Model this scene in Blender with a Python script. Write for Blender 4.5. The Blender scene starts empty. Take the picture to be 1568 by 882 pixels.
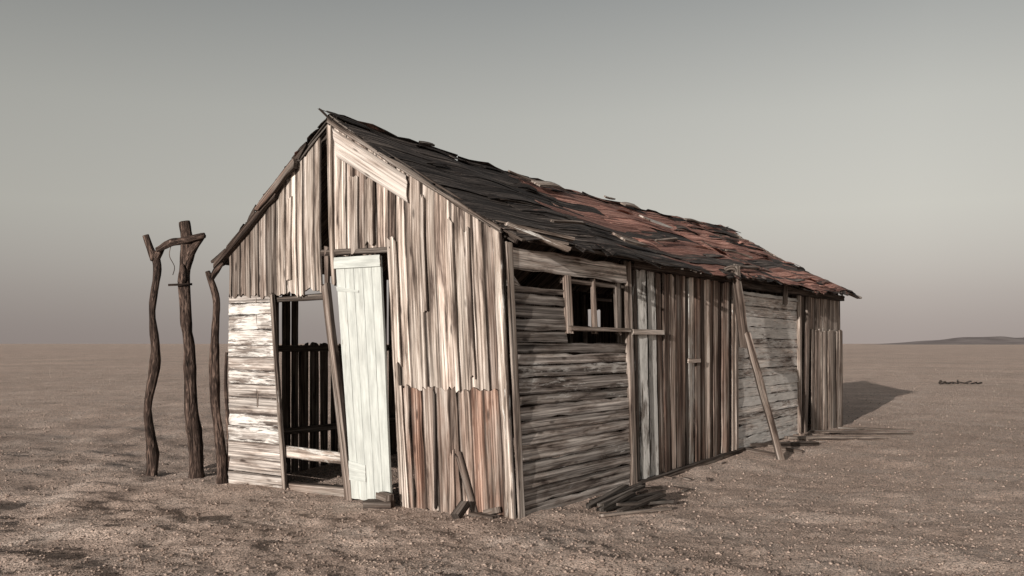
import bpy, bmesh, math, random
import numpy as np
from mathutils import Vector, noise as mnoise
random.seed(7); rng=np.random.default_rng(7)
R=random.uniform
scene=bpy.context.scene
for n_,v_ in (('view_transform','Standard'),('look','None')):
    try: setattr(scene.view_settings,n_,v_)
    except Exception: pass
scene.view_settings.exposure=0

# ------------------------------------------------------------------ helpers
def clamp(x,a=0.,b=1.): return max(a,min(b,x))
LAT=rng.random((256,256))
def vnoise(x,y,s=0):
    x=np.asarray(x,float)+s*17.3; y=np.asarray(y,float)+s*41.7
    xi=np.floor(x).astype(int); yi=np.floor(y).astype(int)
    fx=x-xi; fy=y-yi; fx=fx*fx*(3-2*fx); fy=fy*fy*(3-2*fy)
    a=LAT[xi%256,yi%256]; b=LAT[(xi+1)%256,yi%256]; c=LAT[xi%256,(yi+1)%256]; d=LAT[(xi+1)%256,(yi+1)%256]
    return (a*(1-fx)+b*fx)*(1-fy)+(c*(1-fx)+d*fx)*fy-.5

# house frame: a = along the long wall, b = across the gable
AX=(.56,.8285); BX=(-.8285,.56); CX=(.035,8.1)
def wpos(a,b,z): return (CX[0]+AX[0]*a+BX[0]*b, CX[1]+AX[1]*a+BX[1]*b, z)
def W(a,b,z):
    wb=clamp((3.9-b)/1.6)*clamp((4.0-a)/3.5)
    return wpos(a, b+.058*min(max(z,0),2.66)*wb, z)

def ground_h(x,y):
    x=np.asarray(x,float); y=np.asarray(y,float)
    d=np.sqrt(x**2+(y-10)**2); near=np.exp(-(d/22)**2)
    h=.10*vnoise(x/3.1,y/3.1,1)*near
    left=.85+1.1/(1+np.exp((x+1.5)/1.2))
    lump=vnoise(x/.45,y/.45,9); lump=np.where(lump>.12,(lump-.12)*.12,0)
    h+=left*(.05*vnoise(x/.8,y/.8,2)+.04*vnoise(x/.33,y/.33,3)+.026*vnoise(x/.14,y/.14,4)+.016*vnoise(x/.07,y/.07,7)+lump)*(.25+.75*near)*np.exp(-(d/60)**2)*.8
    rx=x-CX[0]; ry=y-CX[1]; a=rx*AX[0]+ry*AX[1]; b=rx*BX[0]+ry*BX[1]
    dx=np.maximum(np.maximum(-a,a-11),0); dy=np.maximum(np.maximum(-b,b-3.9),0)
    dd=np.sqrt(dx*dx+dy*dy)
    m=np.exp(-(dd/.55)**2)
    drift=.03*np.clip(vnoise(x/.5,y/.5,12)+.3,0,1)
    h=h*(1-.6*m)+m*(.02+drift+.07*np.clip(a/5,0,1)*np.exp(-(dy/.6)**2)*(a<9))
    h+=.35*vnoise(x/60,y/60,6)*np.clip((d-25)/40,0,1)
    return h

class MB:
    def __init__(s): s.v=[];s.f=[];s.uv=[];s.t=[]
    def face(s,idx,uvs,t,al=None):
        s.f.append(idx); s.uv.extend(uvs)
        al=al or [1.]*len(idx)
        s.t.extend([(t[0],t[1],t[2],x) for x in al])
    def make(s,name,mat,parent=None,smooth=False):
        me=bpy.data.meshes.new(name); me.from_pydata(s.v,[],s.f); 
        uvl=me.uv_layers.new(name='UVMap'); uvl.data.foreach_set('uv',np.array(s.uv,dtype=np.float32).ravel())
        ca=me.color_attributes.new('tint','FLOAT_COLOR','CORNER')
        ca.data.foreach_set('color',np.array(s.t,dtype=np.float32).ravel())
        me.materials.append(mat)
        bm=bmesh.new(); bm.from_mesh(me); bmesh.ops.recalc_face_normals(bm,faces=bm.faces); bm.to_mesh(me); bm.free()
        if smooth: me.polygons.foreach_set('use_smooth',[True]*len(me.polygons))
        ob=bpy.data.objects.new(name,me); scene.collection.objects.link(ob)
        if parent: ob.parent=parent
        return ob

def plank(mb,fn,c,off=0.,th=.022,tint=(.6,.2,0),rag=.012,wob=.003,twist=.006,m=4,seg=.18,bow=0.,chips=0.0):
    """c: start-left,start-right,end-left,end-right in (p,q) wall coordinates."""
    (x0,y0),(x1,y1),(x2,y2),(x3,y3)=c
    L=math.hypot((x2+x3-x0-x1)/2,(y2+y3-y0-y1)/2); Wd=math.hypot(x1-x0,y1-y0)
    if L<.02 or Wd<.01: return
    ux,uy=((x2+x3-x0-x1)/2/L,(y2+y3-y0-y1)/2/L); vx,vy=((x1-x0)/Wd,(y1-y0)/Wd)
    nl=max(2,int(L/seg)); u0,v0=R(0,90),R(0,90)
    e0=[R(-rag,rag) for _ in range(m+1)]; e1=[R(-rag,rag) for _ in range(m+1)]
    tw0,tw1=R(-twist,twist),R(-twist,twist); sd=R(0,99)
    fr=[];bk=[];P=[]
    for i in range(nl+1):
        t=i/nl
        for j in range(m+1):
            s=j/m
            px=(x0*(1-s)+x1*s)*(1-t)+(x2*(1-s)+x3*s)*t; py=(y0*(1-s)+y1*s)*(1-t)+(y2*(1-s)+y3*s)*t
            d=0
            if i==0: d=e0[j]
            if i==nl: d=e1[j]
            w=0
            if j in(0,m):
                w=wob*mnoise.noise(Vector((sd+t*L*3,j*7.1,0)))*2
                if chips and R(0,1)<chips: w+=(-1 if j==m else 1)*R(.005,.02)
            px+=ux*d+vx*w; py+=uy*d+vy*w
            o=off+tw0*(1-t)*(s-.5)*2+tw1*t*(s-.5)*2+bow*4*t*(1-t)+.0025*mnoise.noise(Vector((sd,t*L*2,s)))
            fr.append(fn(px,py,o+th)); bk.append(fn(px,py,o)); P.append((s*Wd+u0,t*L+v0))
    b0=len(mb.v); mb.v.extend(fr); b1=len(mb.v); mb.v.extend(bk)
    k=lambda i,j:i*(m+1)+j
    al=lambda j: 0. if j in(0,m) else 1.
    for i in range(nl):
        for j in range(m):
            q=[k(i,j),k(i,j+1),k(i+1,j+1),k(i+1,j)]
            mb.face([b0+x for x in q],[P[x] for x in q],tint,[al(j),al(j+1),al(j+1),al(j)]); mb.face([b1+x for x in reversed(q)],[P[x] for x in reversed(q)],tint)
        for j,sg in((0,-1),(m,1)):
            q=[b0+k(i,j),b0+k(i+1,j),b1+k(i+1,j),b1+k(i,j)]
            u=P[k(i,j)];w_=P[k(i+1,j)]
            mb.face(q,[u,w_,(w_[0]+sg*th,w_[1]),(u[0]+sg*th,u[1])],tint,[.3]*4)
    for i in(0,nl):
        for j in range(m):
            q=[b0+k(i,j),b0+k(i,j+1),b1+k(i,j+1),b1+k(i,j)]
            u=P[k(i,j)];w_=P[k(i,j+1)]
            mb.face(q,[u,w_,(w_[0],w_[1]+th),(u[0],u[1]+th)],(tint[0]*.6,tint[1],0))

def beam(mb,p,q,w,h,tint,up=(0,0,1)):
    """free 3-D board from p to q"""
    p=Vector(p);q=Vector(q);d=q-p;L=d.length;d.normalize()
    s=d.cross(Vector(up)).normalized(); n=s.cross(d).normalized()
    fn=lambda x,y,o: tuple(p+s*x+d*y+n*o)
    plank(mb,fn,((-w/2,0),(w/2,0),(-w/2,L),(w/2,L)),off=-h/2,th=h,tint=tint,rag=.015,wob=.006,twist=.004)

def tube(mb,pts,rad,tint,seg=12,sub=6,rough=.18,rs=.8):
    pts=[Vector(p) for p in pts]; n=len(pts); path=[];rr=[]; rad=[x*rs for x in rad]
    for i in range(n-1):
        p0=pts[max(i-1,0)];p1=pts[i];p2=pts[i+1];p3=pts[min(i+2,n-1)]
        for k in range(sub):
            t=k/sub
            path.append(.5*((2*p1)+(p2-p0)*t+(2*p0-5*p1+4*p2-p3)*t*t+(3*p1-p0-3*p2+p3)*t**3)); rr.append(rad[i]*(1-t)+rad[i+1]*t)
    path.append(pts[-1]); rr.append(rad[-1])
    b0=len(mb.v); sd=R(0,50); uo=R(0,50)
    ref=Vector((.3,.9,.1)); Lc=[0]
    for i,p in enumerate(path):
        d=(path[min(i+1,len(path)-1)]-path[max(i-1,0)]).normalized()
        s=d.cross(ref).normalized(); u=d.cross(s).normalized()
        if i: Lc.append(Lc[-1]+(path[i]-path[i-1]).length)
        for j in range(seg):
            an=2*math.pi*j/seg
            r=rr[i]*(1+rough*2*mnoise.noise(Vector((math.cos(an)*1.2+sd,math.sin(an)*1.2,Lc[-1]*3.0)))+rough*1.1*mnoise.noise(Vector((math.cos(an)*3+sd,math.sin(an)*3,Lc[-1]*1.2+9)))+rough*mnoise.noise(Vector((sd,3,Lc[-1]*7))))
            mb.v.append(tuple(p+(s*math.cos(an)+u*math.sin(an))*r))
    for i in range(len(path)-1):
        for j in range(seg):
            j2=(j+1)%seg; q=[b0+i*seg+j,b0+i*seg+j2,b0+(i+1)*seg+j2,b0+(i+1)*seg+j]
            r=rr[i]*6.28/seg
            mb.face(q,[(uo+j*r,Lc[i]),(uo+(j+1)*r,Lc[i]),(uo+(j+1)*r,Lc[i+1]),(uo+j*r,Lc[i+1])],tint)
    for i in(0,len(path)-1):
        mb.face([b0+i*seg+j for j in range(seg)],[(uo+.02*math.cos(j),.02*math.sin(j)) for j in range(seg)],tint)

# ------------------------------------------------------------------ materials
def nt(name):
    m=bpy.data.materials.new(name); m.use_nodes=True; t=m.node_tree; t.nodes.clear(); return m,t
class N:
    def __init__(s,t): s.t=t
    def n(s,ty,**k):
        x=s.t.nodes.new(ty)
        for a,b in k.items(): setattr(x,a,b)
        return x
    def link(s,a,b): s.t.links.new(a,b)
    def noise(s,vec,scale,detail=4,rough=.5,dist=0):
        x=s.n('ShaderNodeTexNoise'); x.inputs['Scale'].default_value=scale; x.inputs['Detail'].default_value=detail
        x.inputs['Roughness'].default_value=rough; x.inputs['Distortion'].default_value=dist
        if vec is not None: s.link(vec,x.inputs['Vector'])
        return x.outputs['Fac']
    def mapv(s,vec,sc):
        x=s.n('ShaderNodeMapping'); x.inputs['Scale'].default_value=sc; s.link(vec,x.inputs['Vector']); return x.outputs[0]
    def ramp(s,f,stops):
        x=s.n('ShaderNodeValToRGB'); e=x.color_ramp.elements
        while len(e)<len(stops): e.new(.5)
        for i,(p,c) in enumerate(stops):
            e[i].position=p; e[i].color=(c,c,c,1) if not isinstance(c,tuple) else (*c,1)
        s.link(f,x.inputs[0]); return x.outputs[0]
    def mix(s,f,a,b,mode='MIX'):
        x=s.n('ShaderNodeMix',data_type='RGBA',blend_type=mode)
        for i,v in((0,f),(6,a),(7,b)):
            if isinstance(v,(int,float)): x.inputs[i].default_value=v if i==0 else (v,v,v,1)
            elif isinstance(v,tuple): x.inputs[i].default_value=(*v,1)
            else: s.link(v,x.inputs[i])
        return x.outputs[2]
    def math(s,op,a,b=0.,cl=False):
        x=s.n('ShaderNodeMath',operation=op,use_clamp=cl)
        for i,v in((0,a),(1,b)):
            if isinstance(v,(int,float)): x.inputs[i].default_value=v
            else: s.link(v,x.inputs[i])
        return x.outputs[0]
    def out(s,col,rough,h=None,bs=.5,bd=.01,spec=.15):
        p=s.n('ShaderNodeBsdfPrincipled'); o=s.n('ShaderNodeOutputMaterial')
        if isinstance(col,tuple): p.inputs['Base Color'].default_value=(*col,1)
        else: s.link(col,p.inputs['Base Color'])
        p.inputs['Roughness'].default_value=rough; p.inputs['Specular IOR Level'].default_value=spec
        if h is not None:
            b=s.n('ShaderNodeBump'); b.inputs['Strength'].default_value=bs; b.inputs['Distance'].default_value=bd
            s.link(h,b.inputs['Height']); s.link(b.outputs[0],p.inputs['Normal'])
        s.link(p.outputs[0],o.inputs[0])

def wood_material(name='weathered_wood',paintcol=(.70,.68,.64),light=(.76,.685,.62),mid=(.43,.37,.32),dark=(.045,.034,.028),red=(.225,.125,.09),gs=1.,crk=1.,fineness=1.,edge=1.,sv=.8,slo=.36):
    m,t=nt(name); k=N(t)
    uv=k.n('ShaderNodeUVMap').outputs[0]
    at=k.n('ShaderNodeAttribute',attribute_name='tint'); sep=k.n('ShaderNodeSeparateColor'); k.link(at.outputs['Color'],sep.inputs[0])
    br,rd,pt=sep.outputs; ed=at.outputs['Alpha']
    vor=k.n('ShaderNodeTexVoronoi'); k.link(k.mapv(uv,(7,2.0,1)),vor.inputs['Vector']); vor.inputs['Scale'].default_value=1
    kd=vor.outputs['Distance']
    knot=k.ramp(kd,[(.0,1.),(.07,.8),(.13,0.)])
    g1=k.noise(k.mapv(uv,(44*gs,.6,1)),1,4,.62,.35)
    g2=k.noise(k.mapv(uv,(200*gs,2.2,1)),1,3,.6,.1)
    st=k.noise(k.mapv(uv,(10,sv,1)),1,5,.66,.4)
    st2=k.noise(k.mapv(uv,(4,.8,1)),1,4,.7,.2)
    base=k.ramp(g1,[(.30,dark),(.40,tuple(x*.6 for x in mid)),(.49,mid),(.62,light)])
    fine=k.ramp(g2,[(.32,.38),(.46,.90),(.7,1.12)])
    base=k.mix(fineness,base,fine,'MULTIPLY')
    stn=k.ramp(st,[(slo,(.13,.10,.09)),(slo+.10,(.68,.63,.60)),(slo+.21,(1.06,1.06,1.06))])
    base=k.mix(.92,base,stn,'MULTIPLY')
    redm=k.math('MULTIPLY',rd,k.ramp(st2,[(.35,.05),(.58,1.)]),True)
    rcol=k.mix(1.,k.ramp(g1,[(.30,tuple(x*.15 for x in red)),(.45,red),(.64,(.60,.40,.31))]),fine,'MULTIPLY')
    rcol=k.mix(.9,rcol,stn,'MULTIPLY')
    base=k.mix(redm,base,rcol)
    en=k.noise(k.mapv(uv,(14,2.2,1)),1,5,.7)
    em=k.math('MULTIPLY',k.math('SUBTRACT',k.math('SUBTRACT',1.10,ed),en),1.9,True)
    base=k.mix(k.math('MULTIPLY',em,.8*edge),base,(.035,.024,.019))
    base=k.mix(k.math('MULTIPLY',knot,.8),base,(.03,.02,.016))
    ck=k.noise(k.mapv(uv,(75,.6,1)),1,2,.5,.2)
    crack=k.ramp(ck,[(.28,1.),(.315,0.)])
    base=k.mix(k.math('MULTIPLY',crack,.92*crk),base,(.012,.009,.008))
    pn=k.noise(k.mapv(uv,(34,4.2,1)),1,5,.75,.3)
    pn2=k.noise(k.mapv(uv,(6,1.3,1)),1,3,.5,.1)
    pm=k.math('ADD',k.math('MULTIPLY',pn,.62),k.math('MULTIPLY',pn2,.38))
    thr=k.math('SUBTRACT',k.math('ADD',k.math('MULTIPLY',pt,.62),.2),pm)
    paint=k.math('MULTIPLY',thr,13.,True)
    pcol=k.mix(k.ramp(k.noise(k.mapv(uv,(16,2.5,1)),1,4,.65),[(.35,.0),(.68,.75)]),paintcol,tuple(x*.55 for x in paintcol))
    brm=k.n('ShaderNodeCombineColor')
    for i in range(3): k.link(br,brm.inputs[i])
    base=k.mix(1.,base,brm.outputs[0],'MULTIPLY')
    pcol=k.mix(.6*fineness,pcol,fine,'MULTIPLY')
    base=k.mix(k.math('MULTIPLY',paint,.93),base,pcol)
    h=k.math('ADD',k.math('MULTIPLY',g1,.6),k.math('MULTIPLY',g2,.3*fineness))
    h=k.math('SUBTRACT',h,k.math('MULTIPLY',crack,.8*crk))
    h=k.math('ADD',h,k.math('MULTIPLY',paint,.1))
    k.out(base,.86,h,.65 if fineness==1 else .3,.008)
    return m
WOOD=wood_material()
GREY=wood_material('grey_weathered_wood',paintcol=(.80,.765,.72),light=(.72,.66,.605),mid=(.38,.34,.31),dark=(.05,.042,.037),sv=1.4,slo=.33,edge=.7)
DOORM=wood_material('door_paint',paintcol=(.56,.585,.55),gs=.8,crk=.35,fineness=.5,edge=.6)
PALE=wood_material('bleached_panel',light=(.60,.54,.49),mid=(.50,.445,.40),dark=(.38,.33,.285),gs=.6,crk=.3,fineness=.4,edge=.5,slo=.24)
def roof_material():
    m,t=nt('roofing_felt'); k=N(t)
    uv=k.n('ShaderNodeUVMap').outputs[0]
    at=k.n('ShaderNodeAttribute',attribute_name='tint'); sep=k.n('ShaderNodeSeparateColor'); k.link(at.outputs['Color'],sep.inputs[0])
    br,rd,pt=sep.outputs; ed=at.outputs['Alpha']
    n1=k.noise(k.mapv(uv,(9,1.6,1)),1,6,.72,.5); n2=k.noise(k.mapv(uv,(60,16,1)),1,4,.6)
    n3=k.noise(k.mapv(uv,(40,1.0,1)),1,4,.65)
    blk=k.ramp(n3,[(.35,(.014,.012,.011)),(.52,(.055,.045,.04)),(.66,(.24,.20,.175))])
    rdc=k.ramp(n3,[(.32,(.045,.02,.016)),(.46,(.29,.13,.10)),(.64,(.60,.36,.29))])
    f=k.math('MULTIPLY',k.math('SUBTRACT',k.math('ADD',rd,.18),n1),7.,True)
    c=k.mix(f,blk,rdc); c=k.mix(.7,c,k.ramp(n2,[(.33,.4),(.6,1.12)]),'MULTIPLY')
    en=k.noise(k.mapv(uv,(20,3,1)),1,4,.7)
    em=k.math('MULTIPLY',k.math('SUBTRACT',k.math('SUBTRACT',1.05,ed),en),1.9,True)
    c=k.mix(k.math('MULTIPLY',em,.7),c,(.014,.011,.010))
    cc=k.n('ShaderNodeCombineColor'); [k.link(br,cc.inputs[i]) for i in range(3)]
    c=k.mix(1.,c,cc.outputs[0],'MULTIPLY')
    k.out(c,.75,k.math('ADD',k.math('MULTIPLY',n2,.5),n1),.7,.015)
    return m
ROOF=roof_material()
def bark_material():
    m,t=nt('dry_bark'); k=N(t); uv=k.n('ShaderNodeUVMap').outputs[0]
    g=k.noise(k.mapv(uv,(40,5,1)),1,6,.65,1.2); s=k.noise(k.mapv(uv,(8,2,1)),1,4,.6)
    c=k.ramp(g,[(.36,(.008,.006,.005)),(.51,(.06,.040,.032)),(.68,(.25,.175,.14))])
    c=k.mix(.8,c,k.ramp(s,[(.35,.35),(.6,1.1)]),'MULTIPLY')
    k.out(c,.9,g,1.,.025); return m
BARK=bark_material()
def ground_material():
    m,t=nt('desert_gravel'); k=N(t); geo=k.n('ShaderNodeNewGeometry').outputs['Position']
    big=k.noise(geo,.12,4,.6); md=k.noise(geo,1.1,6,.65); sm=k.noise(geo,15,6,.78); xs=k.noise(geo,60,3,.7)
    c=k.ramp(md,[(.3,(.56,.425,.35)),(.5,(.70,.545,.455)),(.7,(.79,.65,.56))])
    c=k.mix(.8,c,k.ramp(big,[(.35,.84),(.65,1.12)]),'MULTIPLY')
    c=k.mix(.8,c,k.ramp(sm,[(.36,.40),(.47,.95),(.66,1.2)]),'MULTIPLY')
    c=k.mix(.88,c,k.ramp(xs,[(.37,.20),(.46,.92),(.60,1.25)]),'MULTIPLY')
    vor=k.n('ShaderNodeTexVoronoi'); vor.inputs['Scale'].default_value=24; k.link(geo,vor.inputs['Vector'])
    v=k.ramp(vor.outputs['Distance'],[(.0,1.),(.3,0.)])
    h=k.math('ADD',k.math('ADD',k.math('MULTIPLY',sm,1.),k.math('MULTIPLY',xs,.55)),k.math('MULTIPLY',v,.3))
    k.out(c,.95,h,1.,.045,.05); return m
GROUND=ground_material()
def stone_material():
    m,t=nt('gravel_stone'); k=N(t); geo=k.n('ShaderNodeNewGeometry').outputs['Position']
    n=k.noise(geo,16,2,.6)
    c=k.ramp(n,[(.3,(.12,.09,.072)),(.48,(.26,.195,.16)),(.66,(.42,.335,.28))])
    k.out(c,.92,None,spec=.05); return m
STONE=stone_material()

# ------------------------------------------------------------------ ground
n=840; kk=9.; u=np.linspace(-1,1,n); ax=5000*np.sinh(kk*u)/math.sinh(kk)
gx,gy=np.meshgrid(ax-.3,ax+7.8,indexing='ij'); gz=ground_h(gx,gy)
me=bpy.data.meshes.new('desert_ground')
co=np.stack([gx,gy,gz],-1).reshape(-1,3).astype(np.float32)
idx=np.arange(n*n).reshape(n,n)
q=np.stack([idx[:-1,:-1],idx[1:,:-1],idx[1:,1:],idx[:-1,1:]],-1).reshape(-1,4)
me.vertices.add(n*n); me.vertices.foreach_set('co',co.ravel())
me.loops.add(q.size); me.loops.foreach_set('vertex_index',q.ravel().astype(np.int32))
me.polygons.add(len(q)); me.polygons.foreach_set('loop_start',np.arange(0,q.size,4,dtype=np.int32))
me.polygons.foreach_set('use_smooth',np.ones(len(q),dtype=bool)); me.update(calc_edges=True); me.materials.append(GROUND)
g=bpy.data.objects.new('desert_ground',me); scene.collection.objects.link(g)

# gravel: one mesh of small irregular stones
M=120000
r=4/(1-rng.random(M)*(1-4/60)); th=rng.uniform(-.95,.95,M)
px=r*np.sin(th); py=r*np.cos(th)
size=(.0045+.012*rng.random(M)**7)*(1+.03*r)
oct_=np.array([(1,0,0),(0,1,0),(-1,0,0),(0,-1,0),(0,0,1),(0,0,-1)],float)
of=np.array([(0,1,4),(1,2,4),(2,3,4),(3,0,4),(1,0,5),(2,1,5),(3,2,5),(0,3,5)])
V=oct_[None]*rng.uniform(.6,1.4,(M,6,1))*size[:,None,None]
an=rng.uniform(0,6.28,M); ca,sa=np.cos(an)[:,None],np.sin(an)[:,None]
X=V[:,:,0]*ca-V[:,:,1]*sa*.8; Y=V[:,:,0]*sa+V[:,:,1]*ca*.8; Z=V[:,:,2]*.75
V=np.stack([X+px[:,None],Y+py[:,None],Z+(ground_h(px,py)+size*.15)[:,None]],-1).reshape(-1,3)
F=(of[None]+(np.arange(M)*6)[:,None,None]).reshape(-1,3)
me=bpy.data.meshes.new('gravel'); me.vertices.add(len(V)); me.vertices.foreach_set('co',V.astype(np.float32).ravel())
me.loops.add(F.size); me.loops.foreach_set('vertex_index',F.ravel().astype(np.int32)); me.polygons.add(len(F))
me.polygons.foreach_set('loop_start',np.arange(0,F.size,3,dtype=np.int32)); me.update(calc_edges=True); me.materials.append(STONE)
ob=bpy.data.objects.new('gravel',me); scene.collection.objects.link(ob)

# distant hills
hb=MB(); nx=140
m,t=nt('hazed_hill_rock'); k=N(t); geo=k.n('ShaderNodeNewGeometry').outputs['Position']
k.out(k.ramp(k.noise(geo,.02,5,.6),[(.35,(.19,.16,.155)),(.65,(.32,.275,.26))]),.95); HILL=m  # rock colour lightened toward the sky; the haze is painted into it
for i in range(nx):
    t_=i/(nx-1); x=600+t_*1300; e=clamp(t_/.12)**1.0
    hh=(6+11*clamp(t_/.25)+9*float(vnoise(t_*14,3.3,2))+5*float(vnoise(t_*41,1.3,5)))*e+.2
    for j,(dy,z) in enumerate(((-160,-.5),(-60,hh*.55),(0,hh),(80,hh*.6),(200,-.5))):
        hb.v.append((x+dy*.1,1500+dy+float(vnoise(t_*20,j,3))*40,z))
for i in range(nx-1):
    for j in range(4):
        qd=[i*5+j,(i+1)*5+j,(i+1)*5+j+1,i*5+j+1]; hb.face(qd,[(0,0)]*4,(1,0,0))
hb.make('distant_hills',HILL,smooth=True)

# ------------------------------------------------------------------ shack
shack=bpy.data.objects.new('wooden_shack',None); scene.collection.objects.link(shack)
fg=lambda p,q,o: W(-o,p,q)          # front gable
fl=lambda p,q,o: W(p,-o,q)          # long sunny side
fb=lambda p,q,o: W(p,3.9+o,q)       # back long side
fr_=lambda p,q,o: W(11.06+o,p,q)    # rear gable
def rb(a): return 2.12+.157*clamp(a/4)
def zr(a): return 3.94-.125*max(0,math.sin(math.pi*clamp(a/11)))**.6+.012*math.sin(a*5.1)
def ze(a): return 2.66+.03*math.sin(a*1.3)-.03*math.sin(math.pi*clamp(a/11))+.015*math.sin(a*4.3)
SL=2.8
def fR(p,q,o):   # right slope: q metres up from the eave edge
    w=q/SL*1.0; b=-.22+(rb(p)+.22)*w; z=(ze(p)-.13)+(zr(p)-ze(p)+.13)*w
    z-=.035*math.sin(math.pi*clamp(w))*(1+.8*math.sin(p*1.7+w*3))
    return W(p,b-.5*o,z+.86*o)
def fL(p,q,o):   # left slope
    w=q/2.25; b=4.05-(4.05-rb(p))*w; z=2.5+(zr(p)-2.5)*w
    return W(p,b+.6*o,z+.8*o)
def gz_(b):
    return 2.60+b*(3.87-2.60)/2.12 if b<2.12 else 3.87-(b-2.12)*(3.87-2.60)/1.78

def lt(lo,hi,rlo=0,rhi=.25,p=0): return (R(lo,hi),R(rlo,rhi),p)
G=MB()
b=.05
while b<2.10:
    w=random.choice((.09,.12,.14,.165,.19)); b1=min(b+w,2.12)
    bot=1.14+R(-.02,.03) if b<1.22 else 2.5
    if b<1.24<b1: b1=1.24
    tt=lt(.8,1.2,0,.22,R(.0,.36))
    if R(0,1)<.22: tt=lt(.4,.7,.1,.5)
    plank(G,fg,((b+.003,bot),(b1-.003,bot),(b+.003,gz_(b)),(b1-.003,gz_(b1))),off=R(.0,.022),tint=tt,rag=.02,wob=.005,chips=.06)
    b=b1
for bb,z0,z1,w in((1.72,2.52,3.3,.1),(1.5,2.6,3.25,.12),(1.22,1.4,2.62,.075),(.86,1.9,3.0,.05),(.52,1.16,2.75,.05),(.33,1.3,2.65,.06)):
    plank(G,fg,((bb,z0),(bb+w,z0),(bb,z1),(bb+w,z1)),off=.045,th=.018,tint=lt(.7,1.1,0,.15,.2),rag=.03)
PB=MB()
plank(PB,fg,((1.99,3.50),(2.06,3.80),(1.06,2.96),(1.06,3.215)),off=.066,th=.012,tint=(1.0,.0,.0),rag=.012,m=8)
PB.make('rake_panel',PALE,shack)
b=2.27
while b<3.87:
    w=random.choice((.1,.13,.16,.18)); b1=min(b+w,3.88)
    dark=b>2.86
    tt=lt(.3,.7,.15,.5) if dark else lt(.85,1.2,0,.1,R(.15,.42))
    bot=2.12+R(-.03,.05) if b<2.9 else 2.12+R(-.01,.04)
    plank(G,fg,((b+.003,bot),(b1-.003,bot),(b+.003,gz_(b)),(b1-.003,gz_(b1))),off=R(.01,.03),tint=tt,rag=.03,chips=.05)
    b=b1
plank(G,fg,((2.73,2.3),(2.83,2.3),(2.71,3.15),(2.80,3.1)),off=.05,th=.018,tint=(1.1,0,.3),rag=.03)
GL=MB(); z=.0
while z<2.1:
    h=random.choice((.13,.15,.17,.19)); z1=min(z+h,2.14)
    e=lambda zz:2.95+.07*zz
    plank(GL,fg,((3.89,z+.003),(3.89,z1-.003),(e(z)+R(-.01,.02),z+.003),(e(z1)+R(-.01,.02),z1-.003)),off=R(0,.014),tint=lt(.7,1.05,0,.1,R(.32,.56)),rag=.008,chips=.03)
    z=z1
GL.make('painted_gable_boards',GREY,shack)
plank(G,fg,((2.985,-.05),(2.925,-.05),(3.13,2.14),(3.07,2.14)),off=.02,th=.03,tint=(.7,.1,.35))
plank(G,fg,((3.40,.9),(3.375,.9),(3.41,2.1),(3.385,2.1)),off=.022,th=.006,tint=(.5,.2,.1))
b=.07
while b<1.22:
    w=random.choice((.1,.13,.15,.18)); b1=min(b+w,1.235)
    tt=lt(.6,1.05,.4,1.,R(0,.12))
    top=1.17+R(-.015,.02)
    plank(G,fg,((b+.003,R(-.05,.05)),(b1-.003,R(-.05,.05)),(b+.003,top),(b1-.003,top)),off=R(.022,.044),tint=tt,rag=.025,chips=.06)
    b=b1
plank(G,fg,((.36,.05),(.42,.02),(.52,.6),(.59,.56)),off=.07,th=.015,tint=(.35,.6,0),rag=.03)
plank(G,fg,((.62,.0),(.70,.0),(.60,.62),(.66,.55)),off=.07,th=.015,tint=(.9,.5,0),rag=.03)
plank(G,fg,((.84,.05),(.87,.05),(.80,1.15),(.83,1.15)),off=.065,th=.01,tint=(.2,.3,0),rag=.03)
# frames
plank(G,fg,((1.245,0),(1.315,0),(1.27,2.62),(1.33,2.62)),off=.02,th=.04,tint=(.95,.1,.2),rag=.01)
plank(G,fg,((1.175,-.02),(1.235,-.02),(1.20,1.2),(1.245,1.2)),off=.067,th=.015,tint=(1.1,.1,.2),rag=.01)
plank(G,fg,((1.90,-.02),(2.0,-.02),(2.13,2.2),(2.22,2.2)),off=.05,th=.05,tint=(.5,.35,0),rag=.03)
plank(G,fg,((1.99,-.02),(2.03,-.02),(2.2,2.15),(2.24,2.15)),off=.02,th=.04,tint=(.9,.25,0),rag=.01)
plank(G,fg,((2.24,2.505),(2.24,2.57),(1.3,2.49),(1.3,2.545)),off=.03,th=.03,tint=(.3,.3,0),rag=.02)
plank(G,fg,((2.24,2.06),(2.24,2.13),(3.12,2.05),(3.12,2.1)),off=-.06,th=.05,tint=(.3,.3,0),rag=.02)
plank(G,fg,((2.05,2.2),(2.10,2.2),(2.09,3.85),(2.14,3.85)),off=.04,th=.03,tint=(1.05,.1,.2),rag=.02)
plank(G,fg,((2.16,2.15),(2.22,2.15),(2.13,2.6),(2.19,2.6)),off=.03,th=.03,tint=(.5,.4,0),rag=.02)
plank(G,fg,((2.98,.37),(2.98,.50),(2.02,.36),(2.02,.475)),off=-.03,th=.03,tint=(.9,.1,.5),rag=.01)
plank(G,fg,((2.95,.0),(2.95,.1),(2.0,.02),(2.0,.13)),off=-.10,th=.1,tint=(.6,.4,0),rag=.01)
plank(G,fg,((-.035,-.03),(.065,-.03),(-.02,2.66),(.06,2.66)),off=.046,th=.022,tint=(1.05,.02,.4),rag=.02,wob=.006)
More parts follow.
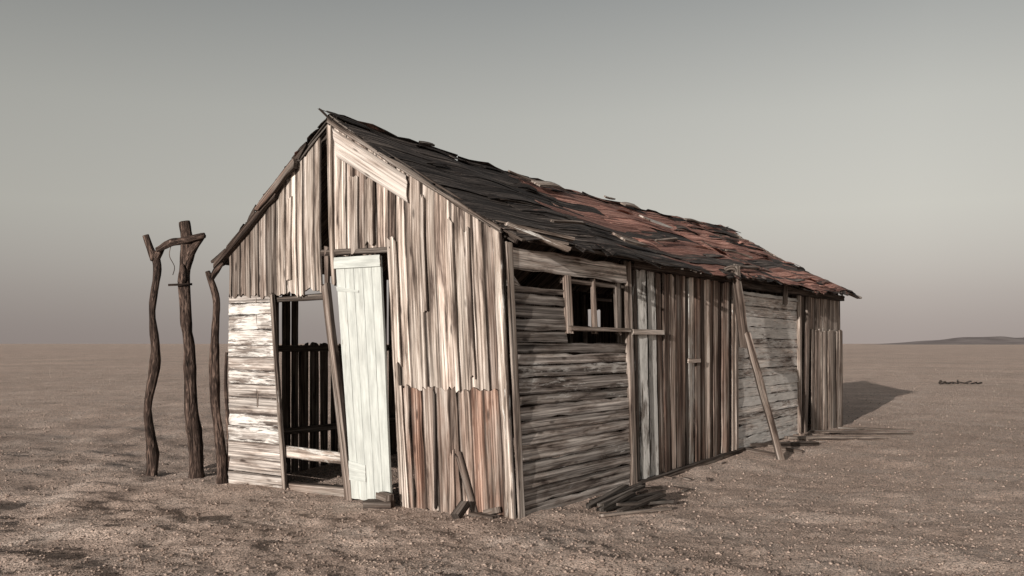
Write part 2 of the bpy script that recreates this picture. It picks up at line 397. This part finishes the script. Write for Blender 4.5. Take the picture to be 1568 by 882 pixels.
# rake trims
plank(G,fg,((2.12,3.86),(2.10,3.91),(-.05,2.58),(-.05,2.63)),off=.06,th=.03,tint=(.35,.2,.0),rag=.02,wob=.012)
plank(G,fg,((2.98,3.24),(2.96,3.17),(4.05,2.52),(4.05,2.46)),off=.06,th=.05,tint=(.28,.6,0),rag=.04,wob=.012,chips=.1)
plank(G,fg,((2.60,3.56),(2.58,3.48),(3.25,3.09),(3.23,3.01)),off=.09,th=.05,tint=(.36,.9,0),rag=.04,wob=.02,chips=.15)
plank(G,fg,((2.1,3.90),(2.1,3.86),(2.7,3.48),(2.7,3.44)),off=.03,th=.03,tint=(.2,.2,0),rag=.04,wob=.01)
for _ in range(7):
    bb=R(2.3,3.9); zz=gz_(bb)+.02
    plank(G,fg,((bb,zz),(bb,zz+.06),(bb+R(.12,.25),gz_(bb)-.11),(bb+R(.1,.25),gz_(bb)-.06)),off=R(.05,.1),th=.012,tint=(.2,.5,0),rag=.04,wob=.02,twist=.02)
G.make('gable_boards',WOOD,shack)

# door
D=MB()
dq=lambda s,z:(2.015+(1.40-2.015)*s)*(z/2.47)+(1.875+(1.355-1.875)*s)*(1-z/2.47)
fd=lambda p,q,o: W(-o-.05*(1-q/2.5)-.03,p,q)
for i in range(5):
    s0,s1=i/5+.003,(i+1)/5-.003
    plank(D,fd,((dq(s0,.05),.05+R(0,.01)),(dq(s1,.05),.05+R(0,.01)),(dq(s0,2.46),2.46),(dq(s1,2.46),2.46)),off=.03,th=.028,tint=(1.,.0,.84 if i else .75),rag=.003,wob=.001,twist=.001)
plank(D,fd,((dq(-.01,2.35),2.36),(dq(-.01,2.47),2.475),(dq(1.01,2.35),2.355),(dq(1.01,2.47),2.47)),off=.06,th=.016,tint=(1,0,.80),rag=.003,wob=.001)
plank(D,fd,((dq(.0,.25),.24),(dq(0,.42),.43),(dq(.42,.25),.235),(dq(.42,.42),.40)),off=.06,th=.008,tint=(1,0,.80),rag=.003)
for zz in(.35,1.2,2.15):
    plank(D,fd,((dq(.05,zz),zz),(dq(.05,zz+.1),zz+.1),(dq(.95,zz),zz),(dq(.95,zz+.1),zz+.1)),off=0,th=.028,tint=(.6,.1,.3),rag=.003)
plank(D,fd,((dq(.0,2.13),2.13),(dq(0,2.18),2.18),(dq(.5,2.13),2.11),(dq(.5,2.16),2.13)),off=.062,th=.006,tint=(.9,.0,.8),rag=.003)
D.make('plank_door',DOORM,shack)

# long side
S=MB(); SG=MB()
z=.0; ii=0
while z<2.12:
    h=random.choice((.105,.12,.13,.15)); z1=min(z+h,2.13); ii+=1
    if z>=1.6: amax=.98 
    else: amax=2.2
    if z<1.7<z1+.02: z1=1.72
    tn=lt(.75,1.3,0,.1,R(.1,.38) if z<.9 or z>1.4 else R(.36,.5))
    if z>1.5: tn=(.6,.1,.05)
    plank(SG,fl,((.03,z+.004),(.03,z1-.003),(amax+R(-.01,.01),z+.004+R(-.004,.004)),(amax+R(-.01,.01),z1-.003+R(-.004,.004))),off=R(0,.018),th=.024,tint=tn,rag=.008,wob=.006,chips=.08,twist=.012)
    z=z1
plank(S,fl,((-.03,-.03),(.06,-.03),(-.02,2.5),(.06,2.5)),off=.045,th=.02,tint=(.9,.05,.2),rag=.02)
plank(SG,fl,((.06,2.28),(.06,2.48),(2.25,2.26),(2.25,2.46)),off=.03,th=.025,tint=(1.5,.02,.35),rag=.02,wob=.01,chips=.1)
plank(S,fl,((.03,2.56),(.03,2.64),(2.6,2.52),(2.6,2.6)),off=-.03,th=.05,tint=(.3,.2,0),rag=.02)
plank(SG,fl,((.0,2.30),(.0,2.12),(.2,2.13),(.2,2.115)),off=.03,th=.01,tint=(1.2,.0,.5),rag=.01)
for a0,w,o,tn in((.955,.085,.03,(1.1,.3,.1)),(1.52,.05,.0,(.9,.3,.1)),(2.0,.1,.0,(.5,.3,0))):
    plank(S,fl,((a0,1.70),(a0+w,1.70),(a0,2.27),(a0+w,2.27)),off=o,th=.04,tint=tn,rag=.005)
plank(S,fl,((.97,1.725),(.97,1.775),(2.2,1.725),(2.2,1.765)),off=.02,th=.07,tint=(1.0,.2,.15),rag=.02)
plank(S,fl,((.97,2.20),(.97,2.25),(2.2,2.20),(2.2,2.24)),off=-.02,th=.04,tint=(.7,.3,.1),rag=.01)
plank(S,fl,((1.56,2.05),(1.56,2.08),(2.0,2.05),(2.0,2.08)),off=-.04,th=.02,tint=(.3,.4,.1),rag=.01)
plank(S,fl,((2.21,-.02),(2.31,-.02),(2.19,2.5),(2.28,2.5)),off=.02,th=.05,tint=(.8,.25,.1),rag=.01,wob=.006)
def gh(a): return .05+.07*clamp(a/5)
specs=[(2.35,.10,(.35,.2,.38)),(2.46,.17,(.3,0,.60)),(2.64,.06,(.15,.1,.1)),(2.71,.18,(.3,0,.64)),(2.93,.14,(.5,.6,0)),(3.08,.17,(.5,.8,.05)),(3.26,.15,(1.,.4,.25)),(3.42,.14,(.35,.8,0)),(3.57,.13,(.7,.7,.1)),(3.71,.08,(.2,.3,0)),(3.80,.19,(1.4,.1,.50)),(4.0,.12,(.5,.8,.1)),(4.13,.15,(.3,.8,0)),(4.29,.17,(1.2,.3,.35)),(4.47,.12,(.4,.9,.1)),(4.6,.15,(.8,.5,.25)),(4.76,.15,(.3,.9,0)),(4.92,.18,(.7,.8,.1)),(5.11,.12,(.25,.5,0)),(5.24,.12,(1.2,.3,.4))]
for i,(a0,w,tn) in enumerate(specs):
    plank(S,fl,((a0,gh(a0)),(a0+w-.004,gh(a0)),(a0,2.42+R(-.01,.02)),(a0+w-.004,2.42+R(-.01,.02))),off=(i%2)*.012+R(.0,.022),th=.025,tint=(tn[0]*1.15,tn[1],tn[2]),rag=.015,wob=.006,chips=.06,twist=.014)
plank(S,fl,((2.25,1.70),(2.25,1.76),(3.0,1.70),(3.0,1.755)),off=.065,th=.03,tint=(1.2,.1,.35),rag=.01)
plank(S,fl,((3.7,1.36),(3.7,1.42),(4.05,1.36),(4.05,1.41)),off=.065,th=.02,tint=(1.1,.3,.1),rag=.01)
plank(S,fl,((2.3,2.43),(2.3,2.52),(5.5,2.43),(5.5,2.52)),off=.0,th=.10,tint=(.3,.5,0),rag=.02,wob=.01)
plank(S,fl,((2.3,-.03),(2.3,.075),(5.5,.02),(5.5,.14)),off=.035,th=.08,tint=(.42,.5,0),rag=.02,wob=.01)
plank(S,fl,((5.5,.02),(5.5,.13),(8.4,.02),(8.4,.11)),off=.02,th=.07,tint=(.42,.4,0),rag=.02,wob=.01)
z=.1; ii=0
while z<2.3:
    h=random.choice((.13,.15,.17)); z1=min(z+h,2.34); ii+=1
    plank(SG,fl,((5.42,z+.003),(5.42,z1-.003),(8.32,z+.003+R(-.008,.008)),(8.32,z1-.003+R(-.008,.008))),off=R(0,.018),th=.024,tint=lt(1.1,1.6,0,.1,R(.5,.74)),rag=.01,wob=.006,chips=.08,twist=.012)
    z=z1
SG.make('grey_side_boards',GREY,shack)
plank(S,fl,((5.36,.05),(5.46,.05),(5.34,2.45),(5.44,2.45)),off=.03,th=.04,tint=(1.,.2,.25),rag=.01)
plank(S,fl,((8.30,.0),(8.42,.0),(8.26,2.45),(8.38,2.45)),off=.03,th=.05,tint=(1.1,.2,.3),rag=.01)
plank(S,fl,((8.55,.0),(8.72,.0),(8.75,2.45),(8.92,2.45)),off=.03,th=.05,tint=(.6,.4,.0),rag=.01)
plank(S,fl,((8.8,.0),(8.92,.0),(8.62,2.45),(8.74,2.45)),off=-.04,th=.05,tint=(.35,.4,.0),rag=.01)
plank(S,fl,((5.4,2.38),(5.4,2.5),(11.1,2.4),(11.1,2.5)),off=.0,th=.09,tint=(.25,.4,0),rag=.02,wob=.01)
a=9.0
while a<11.0:
    w=random.choice((.13,.16,.2)); a1=min(a+w,11.08)
    plank(S,fl,((a,1.75),(a1-.01,1.75),(a,2.5),(a1-.01,2.5)),off=R(.0,.02),tint=lt(.6,1.3,.1,.4,.1),rag=.02)
    plank(S,fl,((a+.02,.0),(a1+.01,.0),(a,1.83+R(-.02,.02)),(a1-.01,1.83+R(-.02,.02))),off=R(.04,.08),tint=lt(.6,1.3,.1,.4,.1),rag=.02)
    a=a1
S.make('side_boards',WOOD,shack)

# back long wall: gaps, openings
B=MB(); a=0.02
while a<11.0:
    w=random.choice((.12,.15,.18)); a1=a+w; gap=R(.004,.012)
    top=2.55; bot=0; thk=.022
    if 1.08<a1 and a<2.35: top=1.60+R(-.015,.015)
    tt=lt(.2,.45,.2,.4)  # dark tint puts the interior's shade into the board colour
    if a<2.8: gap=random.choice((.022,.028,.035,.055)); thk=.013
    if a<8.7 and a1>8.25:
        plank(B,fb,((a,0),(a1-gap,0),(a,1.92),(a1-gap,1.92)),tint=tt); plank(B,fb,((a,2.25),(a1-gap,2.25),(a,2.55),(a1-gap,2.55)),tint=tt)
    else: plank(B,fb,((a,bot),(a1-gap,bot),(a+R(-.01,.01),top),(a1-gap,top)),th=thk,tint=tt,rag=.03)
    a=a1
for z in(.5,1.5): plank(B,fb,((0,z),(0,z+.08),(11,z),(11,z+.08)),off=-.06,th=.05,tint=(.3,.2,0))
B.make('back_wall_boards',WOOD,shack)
Q=MB(); b=.02
while b<3.9:
    b1=min(b+.16,3.9); plank(Q,fr_,((b,0),(b1-.004,0),(b,gz_(b)),(b1-.004,gz_(b1))),off=R(0,.01),tint=lt(.3,.7,.1,.5)); b=b1
Q.make('rear_gable_boards',WOOD,shack)
T=MB()
for (a,b,h) in((.06,.08,2.6),(.06,3.82,2.55),(2.25,.06,2.5),(5.4,.06,2.5),(8.35,.06,2.4),(10.95,.08,2.5),(10.95,3.8,2.5),(5.4,3.8,2.5),(8,3.8,2.5),(2.4,3.8,2.5)):
    beam(T,W(a,b,0),W(a,b,h),.09,.09,(.35,.3,0),up=(0,1,0))
for a in(.08,1.5,3,4.5,6,7.5,9,10.9):
    beam(T,fR(a,.1,-.05),fR(a,2.75,-.05),.05,.08,(.3,.3,0)); beam(T,fL(a,.1,-.05),fL(a,2.2,-.05),.05,.08,(.3,.3,0))
T.make('frame_timbers',WOOD,shack)

# roof: deck + layers of felt
K=MB()
a=-.04
while a<11.15:
    w=R(.16,.24); a1=min(a+w,11.2)
    plank(K,fR,((a,R(-.06,.08)),(a1-.004,R(-.06,.08)),(a,SL-.01),(a1-.004,SL-.01)),off=-.01,th=.018,tint=(R(.2,.45),.2,0),rag=.03)
    plank(K,fL,((a,R(-.03,.04)),(a1-.004,R(-.03,.04)),(a,2.24),(a1-.004,2.24)),off=-.01,th=.012,tint=(R(.2,.45),.2,0),rag=.03)
    a=a1
K.make('roof_deck',WOOD,shack)
F_=MB()
qrow=-.05
while qrow<SL-.06:
    a=-.08+R(0,.05)
    hgt=R(.17,.25)
    while a<11.1:
        L=R(1.0,3.6); a1=min(a+L,11.2+R(-.1,.05))
        redness=clamp((a+L*.45-.9-qrow*.85)/1.2)*.70
        if qrow>2.3: redness*=.75
        if R(0,1)<.15: redness*=.3
        redness=clamp(redness+R(-.16,.12))
        sk=R(-.035,.035)
        if R(0,1)>.03:
            plank(F_,fR,((a,qrow+sk),(a,qrow+hgt+sk),(a1+.05,qrow-sk),(a1+.05,qrow+hgt-sk)),off=R(.014,.03),th=.005,tint=(R(.65,1.4),redness,0),rag=.05,wob=.018,twist=.009,seg=.13,chips=.2,bow=R(0,.008))
        a=a1
    qrow+=R(.12,.18)
for _ in range(45):
    a=R(.2,10.8); q=R(-.05,2.7); L=R(.2,1.2); w=R(.02,.12); sk=R(-.1,.1)
    plank(F_,fR,((a,q),(a,q+w),(a+L,q+sk),(a+L,q+w+sk)),off=R(.03,.05),th=.006,tint=(R(.4,1.8),clamp((a-1.5-q*.6)/2)*.7*R(.2,1.2),0),rag=.06,wob=.02,twist=.02,seg=.1,chips=.3,bow=R(0,.03))
for _ in range(40):
    a=R(.1,10.9); L=R(.1,.6)
    plank(F_,fR,((a,-.12+R(-.05,.05)),(a,.06),(a+L,-.08+R(-.06,.05)),(a+L,.06)),off=R(.0,.03),th=.006,tint=(R(.4,1.2),R(0,.5),0),rag=.03,wob=.02,twist=.03,seg=.08,chips=.4)
a=-.06
while a<11.1:
    L=R(.3,.9)
    plank(F_,fR,((a,SL-.12),(a,SL+R(-.01,.02)),(a+L,SL-.12),(a+L,SL+R(-.02,.03))),off=R(.02,.045),th=.009,tint=(R(.5,1),R(0,.4),0),rag=.04,wob=.025,twist=.015,seg=.1,chips=.3)
    a+=L
q=-.03
while q<2.15:
    a=-.07
    while a<11:
        L=R(.6,1.8); plank(F_,fL,((a,q),(a,q+.24),(min(a+L,11.2),q),(min(a+L,11.2),q+.24)),off=R(.008,.025),th=.008,tint=(R(.3,.8),.3,0),rag=.05,wob=.02,twist=.01,chips=.3); a+=L
    q+=.21
F_.make('roof_felt',ROOF,shack)
P_=MB()
def rboard(a,q,L,w,sk,tn,off=.07,bow=0):
    plank(P_,fR,((a,q),(a,q+w),(a+L,q+sk),(a+L,q+w+sk)),off=off,th=.022,tint=tn,rag=.02,wob=.01,seg=.12,bow=bow)
rboard(3.3,2.35,.75,.14,.05,(1.0,.1,.2),.09,.03)
rboard(3.0,2.62,.5,.06,-.1,(.9,.2,.1),.08)
rboard(6.1,2.55,.6,.12,.05,(1.0,.1,.3),.09)
rboard(5.6,2.65,.4,.05,.06,(1.0,.1,.3),.11)
rboard(5.4,1.7,.55,.22,-.1,(1.2,.1,.6),.10)
rboard(2.2,.25,.5,.2,.0,(.9,.4,.1),.10)
rboard(1.1,.5,.7,.05,.05,(.9,.2,.1),.09)
rboard(5.2,.1,.8,.1,.0,(.6,.4,.1),.09)
rboard(4.1,.9,.9,.04,.12,(1.1,.2,.2),.09)
rboard(7.3,1.2,1.0,.05,-.1,(1.0,.2,.2),.09)
rboard(8.6,2.6,.8,.07,.02,(.8,.2,.1),.09)
rboard(1.3,2.72,.4,.04,.14,(.4,.1,0),.06)
beam(P_,W(.0,-.04,2.68),W(.46,-.42,2.46),.09,.03,(1.3,.05,.4))
beam(P_,W(-.04,.05,2.70),W(.75,-.30,2.59),.06,.025,(1.0,.1,.3))
beam(P_,W(.06,-.12,2.60),W(.5,-.38,2.52),.05,.02,(.9,.2,.2))
beam(P_,W(.3,-.2,2.53),W(3.2,-.22,2.50),.05,.03,(.35,.3,.0))
beam(P_,W(3.1,-.2,2.50),W(6.2,-.2,2.50),.05,.03,(.3,.3,.0))
beam(P_,W(10.6,-.1,2.62),W(11.6,-.25,2.48),.1,.03,(.9,.2,.2))
beam(P_,W(-.08,2.04,3.86),W(-.12,2.18,4.0),.035,.02,(.3,.2,.0))
beam(P_,W(7.3,-.14,2.2),W(7.32,-.14,2.5),.07,.04,(.4,.3,.0),up=(0,1,0))
P_.make('loose_roof_boards',WOOD,shack)

# ------------------------------------------------------------------ forked poles
p=MB()
tube(p,[(-4.40,11.05,-.15),(-4.38,11.05,.25),(-4.44,11.05,.8),(-4.35,11.06,1.4),(-4.38,11.05,2.0),(-4.33,11.05,2.5),(-4.37,11.05,2.72)],[.08,.085,.062,.07,.055,.055,.06],(1,0,0))
tube(p,[(-4.36,11.05,2.62),(-4.41,11.05,2.76),(-4.46,11.04,2.92)],[.06,.05,.045],(1,0,0),sub=5)
tube(p,[(-4.35,11.05,2.62),(-4.27,11.0,2.72),(-4.19,10.95,2.80)],[.055,.05,.035],(1,0,0),sub=5)
p.make('forked_wooden_pole',BARK,smooth=True)
p=MB()
tube(p,[(-3.70,10.63,-.15),(-3.71,10.63,.3),(-3.76,10.63,.9),(-3.78,10.64,1.4),(-3.82,10.63,1.9),(-3.84,10.63,2.4),(-3.80,10.63,2.75),(-3.84,10.63,3.03)],[.105,.10,.085,.09,.078,.08,.085,.07],(1,0,0),rs=.85)
tube(p,[(-3.81,10.63,2.55),(-3.73,10.6,2.70),(-3.60,10.58,2.87)],[.07,.06,.042],(1,0,0),sub=5)
tube(p,[(-4.28,10.95,2.74),(-4.05,10.8,2.80),(-3.82,10.57,2.80),(-3.56,10.5,2.85)],[.05,.058,.06,.045],(1,0,0),sub=6)
tube(p,[(-3.85,10.57,2.28),(-3.82,10.55,2.38),(-3.84,10.56,2.52)],[.05,.05,.02],(1,0,0),sub=5)
beam(p,(-3.99,10.54,2.28),(-3.72,10.54,2.29),.03,.025,(1,0,0))
tube(p,[(-4.08,10.85,2.78),(-4.10,10.85,2.65),(-4.04,10.85,2.52),(-4.06,10.85,2.42)],[.006]*4,(1,0,0),seg=6)
p.make('forked_wooden_pole.001',BARK,smooth=True)
p=MB()
tube(p,[(-3.27,10.25,-.15),(-3.29,10.27,.3),(-3.36,10.28,.9),(-3.38,10.3,1.35),(-3.37,10.3,1.75),(-3.36,10.3,2.1),(-3.46,10.3,2.42)],[.085,.075,.065,.07,.055,.055,.035],(1,0,0))
tube(p,[(-3.42,10.3,2.33),(-3.36,10.3,2.43),(-3.28,10.28,2.52)],[.035,.04,.025],(1,0,0),sub=5)
tube(p,[(-3.20,10.3,-.1),(-3.22,10.3,.6),(-3.25,10.3,1.1),(-3.24,10.3,1.5)],[.035,.03,.025,.02],(1,0,0))
p.make('forked_wooden_pole.002',BARK,smooth=True)

# leaning prop
p=MB()
beam(p,W(5.62,-.62,-.05),W(5.0,-.34,1.75),.085,.07,(.5,.3,.1),up=(0,1,0))
beam(p,W(5.05,-.30,1.55),W(4.72,-.28,2.60),.12,.06,(.35,.5,0),up=(0,1,0))
tube(p,[W(4.58,-.2,2.56),W(4.68,-.27,2.58),W(4.77,-.29,2.48),W(4.92,-.31,2.0)],[.03,.045,.045,.03],(.35,.4,0),sub=5)
p.make('leaning_prop_post',WOOD)

# debris
def gz1(x,y): return float(ground_h(x,y))
def gboard(mb,x0,y0,x1,y1,w,h,tn,l0=0,l1=0):
    beam(mb,(x0,y0,gz1(x0,y0)+h/2+l0+.01),(x1,y1,gz1(x1,y1)+h/2+l1+.01),w,h,tn)
p=MB()
for i in range(11):
    x0=.75+R(-.05,.25); y0=8.45+R(-.12,.2); gboard(p,x0,y0,x0+R(.35,.7),y0+R(.4,.8),R(.04,.09),.025,(R(.12,.4),R(0,.3),0),R(0,.06),R(.0,.14))
gboard(p,.80,8.2,1.50,8.6,.07,.02,(.9,.1,.2)); gboard(p,1.0,8.75,1.55,9.25,.06,.03,(.7,.2,.1),.03,.08)
p.make('broken_plank_pile',WOOD)
p=MB()
gboard(p,4.3,14.2,6.1,14.9,.13,.03,(.9,.2,.1)); gboard(p,5.5,15.6,6.5,16.5,.1,.03,(.6,.3,.1)); gboard(p,3.4,13.1,4.7,14.0,.12,.05,(.35,.4,0)); gboard(p,5.0,15.2,6.9,15.6,.05,.03,(.6,.3,.1))
gboard(p,3.1,12.9,3.7,12.6,.1,.04,(.5,.3,0)); gboard(p,3.6,13.4,4.2,13.1,.1,.04,(.7,.2,.1)); gboard(p,5.9,16.4,7.2,16.2,.07,.03,(.5,.3,.1))
for _ in range(16):
    a=R(.3,8.5); o=-R(.15,.6); x0,y0,_z=W(a,o,0); an=R(0,3.1); L=R(.06,.22); gboard(p,x0,y0,x0+L*math.cos(an),y0+L*math.sin(an),R(.02,.05),.015,(R(.2,.8),.4,0))
p.make('fallen_boards',WOOD)
p=MB()
beam(p,(-1.40,8.72,.06),(-1.14,8.66,.07),.12,.07,(.35,.6,0)); beam(p,(-1.27,8.74,.14),(-1.16,8.62,.13),.10,.06,(.7,.2,.3))
beam(p,(-.50,8.06,.06),(-.42,8.18,.16),.08,.06,(.25,.4,0)); beam(p,(-.36,8.12,.06),(-.14,7.98,.05),.09,.06,(.5,.4,0)); beam(p,(-.22,8.15,.08),(-.14,8.05,.12),.08,.05,(.8,.2,.1))
p.make('wooden_blocks',WOOD)
p=MB()
for i in range(12):
    x0=16.7+R(-.3,1.5); y0=35.5+R(-.4,.4); z0=gz1(x0,y0); beam(p,(x0,y0,z0+R(0,.04)),(x0+R(-.35,.35),y0+R(-.3,.3),z0+R(.03,.17)),R(.05,.1),.05,(.2,.3,0))
p.make('driftwood_scraps',WOOD)

# ------------------------------------------------------------------ light, sky
SAZ=math.radians(28.0); SEL=math.radians(10.)
d=Vector((math.sin(SAZ)*math.cos(SEL),math.cos(SAZ)*math.cos(SEL),-math.sin(SEL)))
sl=bpy.data.lights.new('sun','SUN'); sl.energy=5.0; sl.angle=math.radians(.5); sl.color=(1,.93,.86)
so=bpy.data.objects.new('sun',sl); so.rotation_euler=d.to_track_quat('-Z','Y').to_euler(); so.location=(-20,-30,15); scene.collection.objects.link(so)
w=bpy.data.worlds.new('World'); scene.world=w; w.use_nodes=True; t=w.node_tree; t.nodes.clear(); k=N(t)
sky=k.n('ShaderNodeTexSky',sky_type='NISHITA'); sky.sun_disc=False; sky.sun_elevation=SEL; sky.sun_rotation=math.atan2(-d.x,-d.y); sky.dust_density=4; sky.air_density=1
hs=k.n('ShaderNodeHueSaturation'); hs.inputs['Saturation'].default_value=.2; hs.inputs['Value'].default_value=1.; k.link(sky.outputs[0],hs.inputs['Color'])
tc=k.n('ShaderNodeTexCoord'); sp=k.n('ShaderNodeSeparateXYZ'); k.link(tc.outputs['Generated'],sp.inputs[0])
def s2l(c): return tuple(((x/255+.055)/1.055)**2.4 for x in c)
hz=k.ramp(sp.outputs[2],[(0.,s2l((160,149,144))),(.05,s2l((163,154,148))),(.14,s2l((175,171,161))),(.24,s2l((160,158,149))),(.36,s2l((120,121,117))),(.55,s2l((75,76,77))),(1.,s2l((45,48,53)))])
side=k.ramp(k.math('ADD',k.math('MULTIPLY',sp.outputs[0],.5),.5),[(.2,.82),(.5,.98),(.70,1.18),(1.,.82)])
gr=k.mix(1.,hz,side,'MULTIPLY')
bg1=k.n('ShaderNodeBackground'); k.link(gr,bg1.inputs[0]); bg1.inputs[1].default_value=.88
bg2=k.n('ShaderNodeBackground'); k.link(hs.outputs[0],bg2.inputs[0]); bg2.inputs[1].default_value=.05
ad=k.n('ShaderNodeAddShader'); k.link(bg1.outputs[0],ad.inputs[0]); k.link(bg2.outputs[0],ad.inputs[1])
wo=k.n('ShaderNodeOutputWorld'); k.link(ad.outputs[0],wo.inputs[0])

cam=bpy.data.cameras.new('camera'); co_=bpy.data.objects.new('camera',cam); scene.collection.objects.link(co_)
co_.location=(0,0,1.6); co_.rotation_euler=(math.radians(90),0,0); cam.sensor_width=36; cam.lens=31.87; cam.shift_y=.0542; cam.clip_end=9000; cam.clip_start=.05
scene.camera=co_
